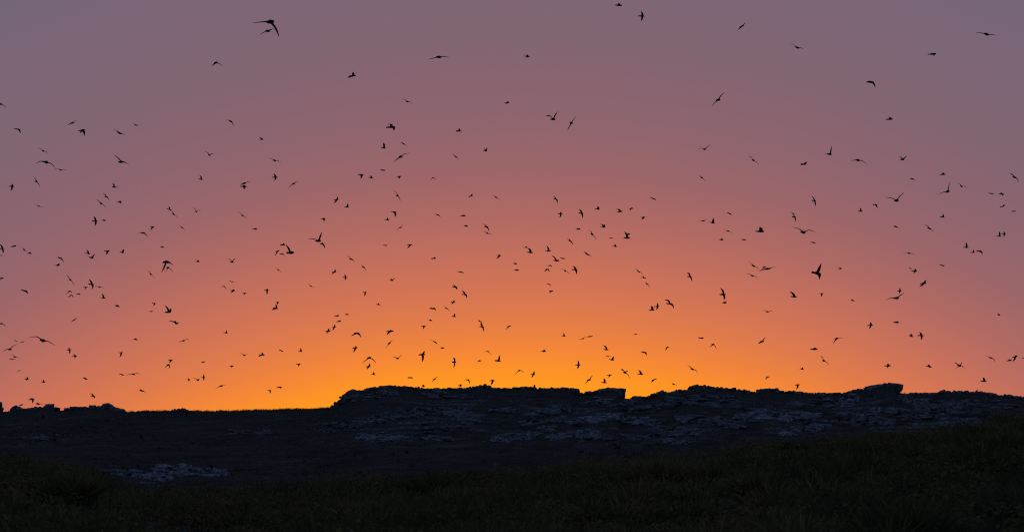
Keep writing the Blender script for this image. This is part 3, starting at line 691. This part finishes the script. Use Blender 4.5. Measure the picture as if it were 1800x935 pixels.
# ------------------------------------------------------------------ birds
# per tile: origin x, y and pixels per photo pixel; then body centre, tail-to-head vector, two wing tips (offsets), as seen
BIRDS = '''
T 0 0 3.896
1480 430 18 2 -30 28 48 26; 5 715 16 2 -40 -10 38 26; 122 886 30 5 -35 -2 20 24; 490 845 30 -10 -30 15 35 -20; 560 893 42 -8 20 38 -8 22
818 912 30 14 -42 -22 45 18; 932 858 18 5 -28 -15 28 9; 1580 832 18 3 -35 -6 20 38
T 450 0 3.896
97 152 40 -4 -115 10 65 100; 80 214 20 5 -55 30 50 -14; 605 -4 12 2 -15 0 12 8; 1252 392 22 4 -68 18 75 5; 658 522 48 -6 10 -28 -28 16
1035 697 16 4 -32 -18 38 18; 1718 706 32 -2 8 -12 -6 10; 922 872 58 -4 -20 -20 28 22; 1387 898 36 2 4 -18 -12 8
T 900 0 3.896
730 38 46 4 2 -14 -8 8; 887 112 40 2 0 -32 2 34; 1572 183 28 -10 28 -25 -26 27; 102 388 36 4 0 -12 0 10; 1412 685 22 -4 42 -48 -46 48
280 818 26 0 -52 -24 36 -52; 405 843 14 4 36 -44 -26 54
T 1350 0 3.896
200 328 26 8 -46 -20 40 10; 1125 372 50 -4 -38 2 16 12; 1495 236 26 10 -72 -10 70 12; 708 564 34 4 28 40 -34 4; 832 818 44 -2 -6 -12 -24 8
T 0 240 5.843
443 150 16 4 -58 -28 58 30; 473 264 30 8 -105 18 100 66; 622 345 18 2 -55 -10 58 -4; 372 462 20 4 -32 -54 40 58; 118 512 50 0 2 -24 -2 48
398 716 16 4 -48 -12 50 16; 1240 262 38 -4 -66 -72 80 22; 1170 520 36 6 -12 -44 50 -4; 1090 620 28 0 -30 -34 32 34; 1038 690 20 2 -50 -46 52 42
1228 675 46 4 6 -16 8 16; 975 868 54 0 -8 -50 4 50; 1065 863 42 6 2 -14 -4 4; 1735 748 44 6 -2 -30 16 20
T 300 240 5.843
930 32 40 2 -22 -24 26 -6; 397 192 18 0 -50 -44 42 -14; 308 440 44 4 -8 -44 22 0; 748 514 62 2 8 28 -6 -16; 752 482 36 -6 72 -20 -35 22
1066 246 18 14 -58 -24 70 24; 1070 420 54 -2 -6 -38 2 36; 1262 485 18 -2 -52 48 60 -22; 1698 652 48 -6 20 -32 -20 36; 1568 848 46 2 0 -14 10 26
262 772 14 2 -38 -44 54 -14; 28 797 18 8 -26 -36 50 44; 737 812 14 6 -50 -40 46 36
T 600 240 5.843
432 118 44 6 6 -56 2 -48; 635 75 24 14 -36 -16 46 34; 608 208 22 2 -75 64 98 -36; 425 347 46 8 -14 -3 26 5; 198 393 58 4 6 42 4 36
303 425 48 10 4 -26 2 -22; 592 412 46 -4 4 24 2 18; 942 424 20 -2 -28 32 28 26; 1172 208 28 8 -30 -28 34 32; 1478 150 40 4 24 -34 -14 -26
575 608 20 0 -30 -52 34 56; 1330 612 42 -10 22 -22 -18 18; 1588 626 14 4 -44 -30 48 34; 55 725 46 2 16 -36 12 -32; 540 776 50 2 16 52 18 40
468 856 46 6 4 -22 2 -18; 985 803 32 6 -24 -8 36 28; 1250 815 52 -2 4 -10 -6 2
T 900 240 5.843
450 645 36 10 -26 -36 20 40; 495 795 46 4 6 -18 -2 40; 710 788 44 4 -18 -44 20 50; 877 745 50 6 8 -28 4 -22; 1108 772 54 -6 -32 -30 -14 -14
1222 740 44 -2 -8 22 8 -8; 1445 637 40 10 -36 -14 34 22; 1345 830 46 -2 -6 26 4 20
T 1200 240 5.843
225 132 18 2 -72 -2 58 -46; 725 245 16 4 -48 -46 58 44; 1240 285 56 6 44 -22 -30 14; 1508 182 40 4 26 -78 -44 -2; 1348 660 40 6 -22 -50 20 54
195 424 18 8 -34 -32 48 42; 475 790 32 10 -26 -14 28 22; 303 885 54 10 18 -46 12 -36; 210 868 30 -4 -36 6 50 -8; 1143 825 34 0 -26 -48 22 52
T 1500 240 5.843
46 244 28 6 -58 6 94 42; 500 238 40 4 -38 -38 50 -38; 605 438 46 12 -14 -14 24 8; 916 390 58 -2 4 -12 -18 4; 968 565 24 -6 22 -104 -92 30
1110 512 14 4 -50 -34 62 28; 1655 420 34 6 -48 -44 42 54; 443 658 30 -2 -110 -34 78 -76; 1417 587 40 6 -36 -4 38 6; 1522 592 52 8 -14 -20 10 18
1530 720 42 -8 28 -24 -26 12; 70 768 46 4 0 -36 4 -20; 222 700 40 4 26 36 -18 8; 912 826 46 8 12 -32 -30 0; 1645 768 42 -2 -24 6 20 6
T 0 390 5.843
18 275 46 0 -16 -48 18 48; 10 345 16 2 -30 0 32 12; 140 252 48 -8 22 -8 -34 4; 250 292 30 12 -18 -24 10 8; 303 323 42 8 2 -16 -10 2
618 372 38 10 -36 -16 38 40; 594 442 44 -2 10 -16 -4 18; 902 325 48 8 -12 -38 -2 -14; 938 368 38 6 36 -36 -60 -12; 1098 300 54 -4 0 40 2 34
1252 314 46 6 18 -34 12 -26; 1563 50 44 2 -12 36 -6 24; 1470 115 36 0 -50 6 46 40; 1665 260 40 2 2 -12 -2 8; 1548 538 14 4 -40 -44 40 42
18 574 36 0 22 8 -18 26; 243 705 50 14 -28 -6 48 28; 720 595 16 2 -42 -52 44 58; 937 640 50 4 -22 -52 18 48; 1020 668 18 4 -52 -12 48 14
878 670 38 0 -2 24 8 6; 714 712 22 0 -42 36 26 14; 730 754 26 -2 -32 26 26 26; 805 740 40 0 -22 0 24 -2; 1058 780 48 6 -8 -46 -4 -38
1205 865 48 10 -24 -20 -8 -8; 1580 836 40 2 0 28 2 22; 1553 920 36 -2 10 -2 -10 2
T 270 440 15.59
330 320 120 -10 -95 290 190 60; 385 472 60 -10 -45 115 150 120
T 270 525 15.59
400 365 140 -10 -80 -190 95 -85; 605 655 30 80 -200 -50 105 35
T 270 620 15.59
460 195 120 -4 -20 85 -10 65; 400 322 70 -5 -90 108 45 108
T 300 390 5.843
118 60 24 14 -30 -28 30 28; 863 75 48 4 18 -14 10 2; 1515 195 44 -2 42 -92 -108 -18; 1555 228 44 6 28 40 -4 -18; 275 408 42 4 8 -16 0 -14
627 412 30 4 -42 -38 38 -40; 1148 238 50 -2 18 -20 -26 -8; 1095 302 30 -4 -20 50 36 -8; 1145 327 26 0 -26 6 24 24; 1222 318 54 0 -38 -88 50 0
1108 495 14 6 -34 -22 38 28; 1678 515 44 -2 14 -30 -22 28; 628 613 24 4 -38 -6 40 14; 545 662 24 2 -34 10 28 32; 637 705 50 2 -20 26 4 -14
757 733 42 -2 4 14 0 12; 985 702 40 0 4 -18 6 48; 1440 660 16 6 -32 -26 42 28; 1095 826 40 -4 -4 28 4 20; 1078 887 54 6 4 -42 -38 24
T 600 390 5.843
606 60 20 -4 -38 32 26 -32; 1280 44 44 6 -6 -8 6 8; 1490 52 36 2 -38 -34 32 46; 1500 118 18 4 -38 -14 56 16; 450 241 44 4 -10 -4 12 2
703 236 50 -4 -22 36 4 12; 100 383 28 8 -50 -32 38 28; 225 466 28 4 -22 -26 26 32; 947 375 48 0 14 -14 -18 12; 1620 346 44 2 -24 36 -6 -12
1225 516 42 0 -38 -6 32 14; 38 570 46 4 0 -32 4 30; 515 600 34 2 44 -20 -20 -22; 1165 668 54 8 -28 -24 28 28; 1265 745 48 2 -26 -42 28 36
240 722 38 0 4 40 -2 32; 1148 825 42 4 12 -24 -14 22; 378 848 40 6 0 -14 12 10; 930 890 48 0 -24 -2 46 18; 1080 888 20 6 -38 -24 38 36
T 900 390 5.843
678 76 46 2 24 -10 -12 -10; 822 128 20 8 -34 -48 42 62; 935 52 50 8 -26 -32 22 -26; 1180 165 56 2 -20 -70 -6 -40; 1190 125 44 0 -10 20 24 -4
1015 167 38 -4 -12 4 10 -4; 1055 252 44 6 -2 -26 8 -16; 600 200 30 6 -32 -28 28 36; 138 262 38 -2 16 -10 -12 4; 183 314 60 4 -24 -48 -4 -28
370 300 50 0 -8 -54 -4 -46; 452 398 46 4 -40 -56 38 6; 520 375 46 8 -14 -4 14 4; 775 335 36 10 -42 -28 50 26; 30 430 42 6 -4 -14 -10 4
48 495 50 4 -6 -8 4 10; 385 448 28 -2 -38 12 24 12; 360 486 34 -2 -28 28 26 26; 545 502 14 4 -46 -18 52 38; 645 490 54 -2 -18 -40 22 46
375 638 26 2 -28 0 28 26; 400 710 46 -4 -14 22 6 6; 1302 512 26 8 -34 -32 40 28; 1350 573 42 6 -26 -18 30 12; 1388 640 22 6 -28 -26 32 36
1435 903 56 0 2 -42 -2 -34; 1488 868 50 -2 2 -34 -2 36; 1618 840 56 4 -48 -46 48 46
T 1200 390 5.843
465 95 26 6 -52 -6 48 22; 793 98 84 2 4 -46 2 -36; 1237 107 34 2 -104 -54 126 0; 397 183 46 2 2 -14 -2 12; 625 183 48 6 -6 -4 14 4
1340 212 48 8 -20 -4 18 6; 727 452 28 12 -46 -42 56 44; 868 482 56 -4 -84 28 84 -20; 838 463 30 -4 -36 40 14 4; 715 553 26 8 -62 -22 64 32
1372 525 80 14 58 -92 42 58; 1615 478 42 2 -2 -12 0 16; 72 562 40 2 -24 -44 28 50; 412 745 56 -2 -20 -70 18 58; 427 832 42 2 -10 -18 28 -18
1140 768 58 4 -36 -58 -14 -24; 1425 736 42 -2 -2 34 2 24; 1745 808 40 6 -16 -14 0 -6; 868 922 28 2 -50 -12 54 -6
T 1500 390 5.843
438 52 34 10 -26 -14 42 24; 778 68 30 6 -48 -44 50 34; 1495 147 44 4 10 -46 6 -38; 1545 125 42 -2 0 -28 0 30; 1157 262 46 4 6 -54 2 -42
1225 314 42 -6 14 -28 8 -18; 1292 300 46 0 -28 -4 36 34; 572 323 18 2 -58 -6 66 18; 912 447 48 8 -16 -6 12 6; 627 505 54 0 6 -24 -2 24
585 478 14 4 -14 -6 14 8; 718 632 60 -4 34 -32 -36 36; 472 710 42 0 2 -32 0 26; 440 782 44 0 88 -54 -104 22
T 0 540 5.843
10 168 30 0 50 32 -34 6; 763 128 26 -10 -34 30 40 -26; 438 340 36 8 -134 -32 122 48; 160 343 24 8 -20 -8 22 18; 230 356 28 -6 -28 12 28 -10
102 430 20 -2 -70 28 78 -52; 150 508 22 4 -56 -24 42 14; 122 534 36 2 -38 -2 40 0; 708 437 44 -2 -6 -22 6 40; 767 503 44 -2 -10 -24 4 20
195 650 24 -4 -24 14 24 -4; 273 735 46 4 4 -22 -2 16; 445 768 40 4 -4 -28 0 -20; 875 732 46 16 -14 -18 -6 4; 1390 330 44 8 -2 -14 -4 2
1243 465 42 -2 -10 48 -6 34; 1250 690 46 10 -14 -4 12 4; 1370 686 22 0 -76 14 76 4; 955 912 46 8 -24 -32 14 22; 1460 858 30 0 -30 -8 46 24
T 300 540 5.843
130 343 16 0 -58 24 66 -20; 563 262 42 6 12 -24 8 4; 1705 88 48 -2 -12 4 12 -2; 1725 145 48 -8 14 -8 -12 4; 1675 205 40 -4 14 -32 -14 34
1615 245 52 -4 10 -26 -12 26; 755 492 22 2 -46 -22 44 -4; 938 488 54 2 2 -26 -36 22; 1135 445 40 14 -28 -16 -8 -4; 1332 452 40 6 2 -36 -6 -18
1312 582 44 -2 0 26 2 20; 335 560 42 -4 -4 12 4 -4; 625 605 42 0 0 -8 0 16; 183 742 38 2 0 -16 2 18; 278 748 16 0 -56 -30 24 -16
335 720 40 2 2 -32 2 32; 515 808 38 -10 -56 28 56 -10; 1015 852 38 4 10 32 4 16; 1115 820 50 -2 22 14 -28 8
T 600 540 5.843
57 74 40 2 -10 0 10 0; 157 265 50 2 48 42 -58 32; 140 418 50 -6 -12 46 14 -20; 285 518 30 -2 -66 56 72 54; 275 608 50 -2 18 -34 -8 30
328 688 40 8 4 -26 2 -20; 500 246 70 -4 -28 40 8 -14; 492 370 18 -6 40 -30 -38 56; 575 525 26 2 -50 -18 50 -38; 843 194 44 -2 0 30 2 22
915 135 40 4 -6 -8 10 6; 828 485 56 -4 32 -38 8 76; 958 355 28 10 -46 -20 32 30; 1037 418 40 0 -6 8 -4 -4; 1158 562 40 2 -6 -50 0 60
1155 94 46 4 12 -30 -4 -8; 1425 145 30 10 -42 -22 24 34; 1442 200 40 4 -16 -40 20 48; 1722 195 30 -4 -32 38 24 -8; 1505 453 22 2 -34 6 36 32
1418 550 40 -2 -8 12 0 -4; 1608 550 54 4 20 -58 -30 -6; 705 722 46 -4 -26 4 26 14; 960 735 26 -8 34 -22 -28 38; 1220 803 38 2 0 -14 0 16
1300 745 28 0 -44 6 22 44; 1550 753 46 2 -12 48 2 -10; 840 808 20 8 -8 -10 12 14
T 900 540 5.843
530 294 40 4 0 -30 2 -24; 725 322 24 -2 -46 8 44 -22; 800 300 46 -6 34 0 -34 10; 325 450 48 2 -2 -18 4 16; 965 434 48 4 -24 -48 -6 -24
985 503 24 0 -40 -4 36 6; 1022 538 50 10 24 -36 14 -22; 678 592 50 2 2 -50 -2 42; 1270 275 20 -2 -26 12 40 0; 1355 462 50 2 30 30 -40 -6
1595 410 30 -8 -18 38 18 -2; 75 648 20 0 -44 44 48 22; 215 687 46 -2 16 -34 -8 36; 792 743 32 -2 40 -42 -40 46; 945 772 54 4 4 -46 2 -38
1000 695 46 -4 -6 24 4 10; 1160 670 26 4 -44 -36 52 62; 1175 656 30 -6 -14 10 10 -6; 1318 685 56 4 -20 -42 -8 -26; 1455 743 34 -8 -26 30 34 -2
1658 788 22 8 -16 -12 40 22; 228 815 24 4 0 -22 2 -12
T 1200 540 5.843
190 316 50 2 -34 -6 14 -4; 312 380 22 0 -36 32 40 48; 815 350 36 -2 40 -42 -38 24; 100 635 32 8 -52 -44 58 40; 1348 430 72 -2 -14 2 10 -14
1580 320 32 -4 -34 54 68 -2; 1448 548 22 4 -36 -56 56 48; 1222 633 42 8 4 -18 -4 -4; 868 712 30 -2 -18 28 26 12; 1178 795 46 -4 -8 48 0 22
T 1500 540 5.843
173 185 54 -2 4 -34 -4 38; 440 155 58 2 14 -10 -14 -10; 592 296 46 14 10 -24 -12 -22; 692 290 58 2 -8 -38 10 44; 1492 78 36 10 -6 -18 2 -8
352 600 62 -2 2 -20 -2 22; 775 608 56 10 -14 -20 -22 -4; 1085 597 26 4 -44 -28 66 34; 1096 602 24 -4 22 -44 -50 30; 1410 518 28 4 -52 -16 48 40
1600 545 48 -14 -10 -12 22 6; 1660 508 48 -14 -18 50 4 -10; 1748 520 30 0 -10 6 20 -10; 1338 758 58 0 -2 -40 -4 -28; 1265 860 14 -4 -10 10 14 -14
T 0 690 3.816
212 44 36 -4 8 26 -14 -4; 140 82 18 -4 -10 2 12 -2; 255 75 16 2 -14 -6 48 0; 1250 150 14 0 0 -20 4 20; 945 300 24 4 -8 -20 12 16
1208 385 18 0 0 -20 -2 20; 1290 335 26 4 -16 -4 14 6; 925 488 20 2 -30 -6 4 26; 1415 490 30 0 -14 -10 6 24; 360 270 16 2 -4 -12 8 8
545 237 20 4 -8 -8 10 8; 290 160 20 2 6 -10 -8 6; 720 190 16 2 8 -6 -8 4
T 450 660 3.816
665 525 18 -4 24 -14 -14 24; 920 522 30 -4 0 24 2 16; 1010 515 30 2 -4 -14 2 -10; 1640 515 24 -8 20 -8 -14 10; 1530 582 22 2 2 -22 4 -14
1045 605 24 -4 8 -14 -8 12; 220 545 20 -8 18 -12 -12 10
T 900 660 3.816
405 235 22 4 -12 -22 6 6; 110 300 20 -4 12 -18 -12 16; 710 485 30 0 -42 -34 20 -40; 460 510 34 0 10 -4 -10 2; 975 462 30 -2 8 -4 -10 4; 735 285 16 0 0 -20 2 12
T 1350 660 3.816
475 290 14 4 0 -28 2 28; 695 138 22 2 -4 -14 10 8
'''
WING, BODY = 0.31, 0.29
def lathe_rings():
    # position along the body (0.5 bill tip, -0.5 tail end), half width, half height, in body lengths
    return [(.50, .012, .012), (.465, .030, .030), (.43, .078, .078), (.375, .098, .098), (.32, .096, .096), (.24, .110, .108), (.13, .130, .126),
            (.0, .124, .120), (-.13, .104, .098), (-.24, .092, .080), (-.34, .100, .068), (-.44, .108, .056), (-.50, .090, .034)]

def bird_geo(px, py, b, w1, w2, rr, dmax):
    wl_ = max(math.hypot(*w1), math.hypot(*w2), 1.07 * math.hypot(*b) * .96)
    s = WING / wl_                                   # metres per photo pixel at the bird
    D = s * FPX
    D = min(max(D, 48.0), 300.0, dmax); s = D / FPX
    d = ray(px, py)
    rt = d.cross(Vector((0, 0, 1))).normalized(); up = rt.cross(d).normalized()
    def lift3(v, L, sign):
        x, y = v[0] * s, -v[1] * s
        q = L * L - x * x - y * y
        return rt * x + up * y + d * (sign * math.sqrt(q) if q > 0 else 0.0)
    f = lift3(b, BODY, rr.choice((-1, 1)))
    f.normalize()
    sg = rr.choice((-1, 1))
    t1 = lift3(w1, WING, sg); t2 = lift3(w2, WING, -sg)
    side = (t1 - t2)
    side -= f * side.dot(f)
    if side.length < 1e-4: side = f.orthogonal()
    side.normalize()
    top = f.cross(side).normalized()
    if top.dot(up) < 0: top = -top
    V, T = [], []
    n = 8
    for (a, hw, hh) in lathe_rings():
        a *= 1.14
        for k in range(n):
            an = 2 * math.pi * k / n
            V.append(f * (a * BODY) + side * (math.cos(an) * hw * BODY * 1.12) + top * (math.sin(an) * hh * BODY * 1.12))
    nr_ = len(lathe_rings())
    for a in range(nr_ - 1):
        for k in range(n):
            p0, p1, p2, p3 = a * n + k, a * n + (k + 1) % n, (a + 1) * n + (k + 1) % n, (a + 1) * n + k
            T += [(p0, p1, p2), (p0, p2, p3)]
    for base, rev in ((0, False), ((nr_ - 1) * n, True)):
        for k in range(1, n - 1):
            T.append((base, base + k + 1, base + k) if not rev else (base, base + k, base + k + 1))
    for t in (t1, t2):
        sh = f * (.10 * BODY) + t.normalized() * .012
        arm = t - sh
        td = arm.normalized()
        bend = up - td * up.dot(td)
        ch = f - td * f.dot(td)
        if ch.length < .15: ch = ch + top.cross(td) * .3
        ch.normalize()
        nrm = td.cross(ch).normalized()
        curve = bend * rr.uniform(.03, .19) * arm.length + ch * rr.uniform(.03, .14) * arm.length
        off = len(V)
        # span fraction, chord, thickness (m)
        sec = [(0, .100, .026), (.18, .100, .024), (.38, .094, .022), (.52, .086, .020), (.68, .068, .016), (.84, .046, .012), (.95, .026, .009), (1.0, .008, .006)]
        for (q, c, th) in sec:
            bow = .5 * math.sin(math.pi * min(1, q ** .8)) + .5 * (q / .45 if q < .45 else (1 - q) / .55)
            ctr = sh + arm * q + curve * bow - ch * (.03 * q * q)
            for (fx, fz) in ((.5, 0), (.18, .5), (-.2, .35), (-.5, -.15), (-.2, -.25), (.18, -.4)):
                V.append(ctr + ch * (fx * c * 1.12) + nrm * (fz * th * 1.05))
        for a in range(len(sec) - 1):
            for k in range(6):
                p0, p1, p2, p3 = off + a * 6 + k, off + a * 6 + (k + 1) % 6, off + (a + 1) * 6 + (k + 1) % 6, off + (a + 1) * 6 + k
                T += [(p0, p1, p2), (p0, p2, p3)]
        e = off + (len(sec) - 1) * 6
        T += [(e, e + k, e + k + 1) for k in range(1, 5)]
    return Vector((0, 0, EYE)) + d * D, np.array([tuple(v) for v in V]), np.array(T)

def parse():
    out, ox, oy, fs = [], 0, 0, 1
    for line in BIRDS.strip().splitlines():
        if line.startswith('T'):
            ox, oy, fs = [float(v) for v in line.split()[1:]]
            continue
        for e in line.split(';'):
            v = [float(q) for q in e.split()]
            if len(v) == 8:
                out.append((ox + v[0] / fs, oy + v[1] / fs, (v[2] / fs, v[3] / fs), (v[4] / fs, v[5] / fs), (v[6] / fs, v[7] / fs)))
    return out
birds = parse()
def extent(b):
    xs = [0, b[3][0], b[4][0], b[2][0] / 2, -b[2][0] / 2]; ys = [0, b[3][1], b[4][1], b[2][1] / 2, -b[2][1] / 2]
    return math.hypot(max(xs) - min(xs), max(ys) - min(ys))
def pose(b):
    bl = math.hypot(*b[2]); (ax, ay), (cx, cy) = b[3], b[4]
    la, lc = math.hypot(ax, ay), math.hypot(cx, cy)
    if (max(la, lc) < .62 * bl or (max(abs(ay), abs(cy)) < .32 * bl)) and bl > 5: return 'dash-shaped bird'
    span = math.hypot(ax - cx, ay - cy)
    opp = ax * cx + ay * cy < -.35 * la * lc
    if opp and min(la, lc) > .3 * max(la, lc):
        if abs(ay - cy) > 1.9 * abs(ax - cx): return 'cross-shaped bird with upright wings'
        hi, lo = ((ax, ay), (cx, cy)) if ay < cy else ((cx, cy), (ax, ay))
        if abs(ay - cy) < .3 * abs(ax - cx): return 'bird gliding on level wings'
        sidew = 'left' if hi[0] < lo[0] else 'right'
        return ('thin slanting bird, %s wing high' if bl < 5 else 'banking bird, %s wing high') % sidew
    if ay < 0 and cy < 0: return 'bird with wings raised in a V' if ax * cx < 0 else 'side-on bird, wings raised'
    if ay > 0 and cy > 0: return 'bird with drooping arched wings' if ax * cx < 0 else 'side-on bird, wings pressed down'
    return 'bird with one wing raised' if min(ay, cy) < -max(ay, cy) else 'bird with one wing dropped'
COLS = [(200, 'left-edge boulders'), (400, 'low left ridge'), (570, 'moor ridge end'), (760, 'left hill shoulder'), (1020, 'flat middle crest'), (1130, 'square slab'),
        (1320, 'rounded crown'), (1500, 'right saddle'), (1600, 'blocky tor'), (9999, 'far right crest')]
ROWS = [(110, 'topmost, above'), (230, 'very high above'), (320, 'high above'), (390, 'fairly high above'), (450, 'midway above'), (520, 'rather low above'), (590, 'low above'), (645, 'very low above'), (9999, 'skimming')]
ORD = ['leftmost', 'second', 'third', 'fourth', 'fifth', 'sixth', 'seventh', 'eighth']
NUM = ['zero', 'one', 'two', 'three', 'four', 'five', 'six', 'seven', 'eight']
def where(b):
    x, y = b[0], b[1]
    c = next(n for m, n in COLS if x < m)
    if y > float(sky_py(x)): return 'on dark hillside under ' + c
    return next(n for m, n in ROWS if y < m) + ' ' + c
order = sorted(range(len(birds)), key=lambda k: -extent(birds[k]))
solo, rest = order[:300], order[300:]
big = set(order[:34])
keys = {}
for k in solo:
    kk = (('large ' if k in big else '') + pose(birds[k]), where(birds[k]))
    keys.setdefault(kk, []).append(k)
label = {}
for (po, wh), ks in keys.items():
    ks.sort(key=lambda k: birds[k][0])
    for idx, k in enumerate(ks):
        s_ = po + ', ' + wh
        if len(ks) > 1:
            s_ += ', ' + ('leftmost' if idx == 0 else 'rightmost' if idx == len(ks) - 1 else ORD[idx] + ' from left') + ' of ' + (NUM[len(ks)] if len(ks) < 9 else 'several')
        label[k] = s_
def geo(k):
    b = birds[k]
    dmax = 300.0
    if b[1] > float(sky_py(b[0])) - 12: dmax = 175.0
    return bird_geo(b[0], b[1], b[2], b[3], b[4], random.Random(1000 + k), dmax)
for k in solo:
    loc, V, T = geo(k)
    o = link('flying_bird', np_mesh('flying_bird', V, T, True), M_BIRD)
    o.location = loc
    tag(o, label[k], 'bird', 'birds flying over the ridge')
VV, TT, off = [], [], 0
for k in rest:
    loc, V, T = geo(k)
    VV.append(V + np.array(loc)); TT.append(T + off); off += len(V)
if VV:
    o = link('distant_birds', np_mesh('distant_birds', np.concatenate(VV), np.concatenate(TT), True), M_BIRD)
    tag(o, 'smallest and farthest birds of the flock dotted across the sky', 'birds', kind='stuff')
print('BIRDS', len(birds), len(solo), len(rest))
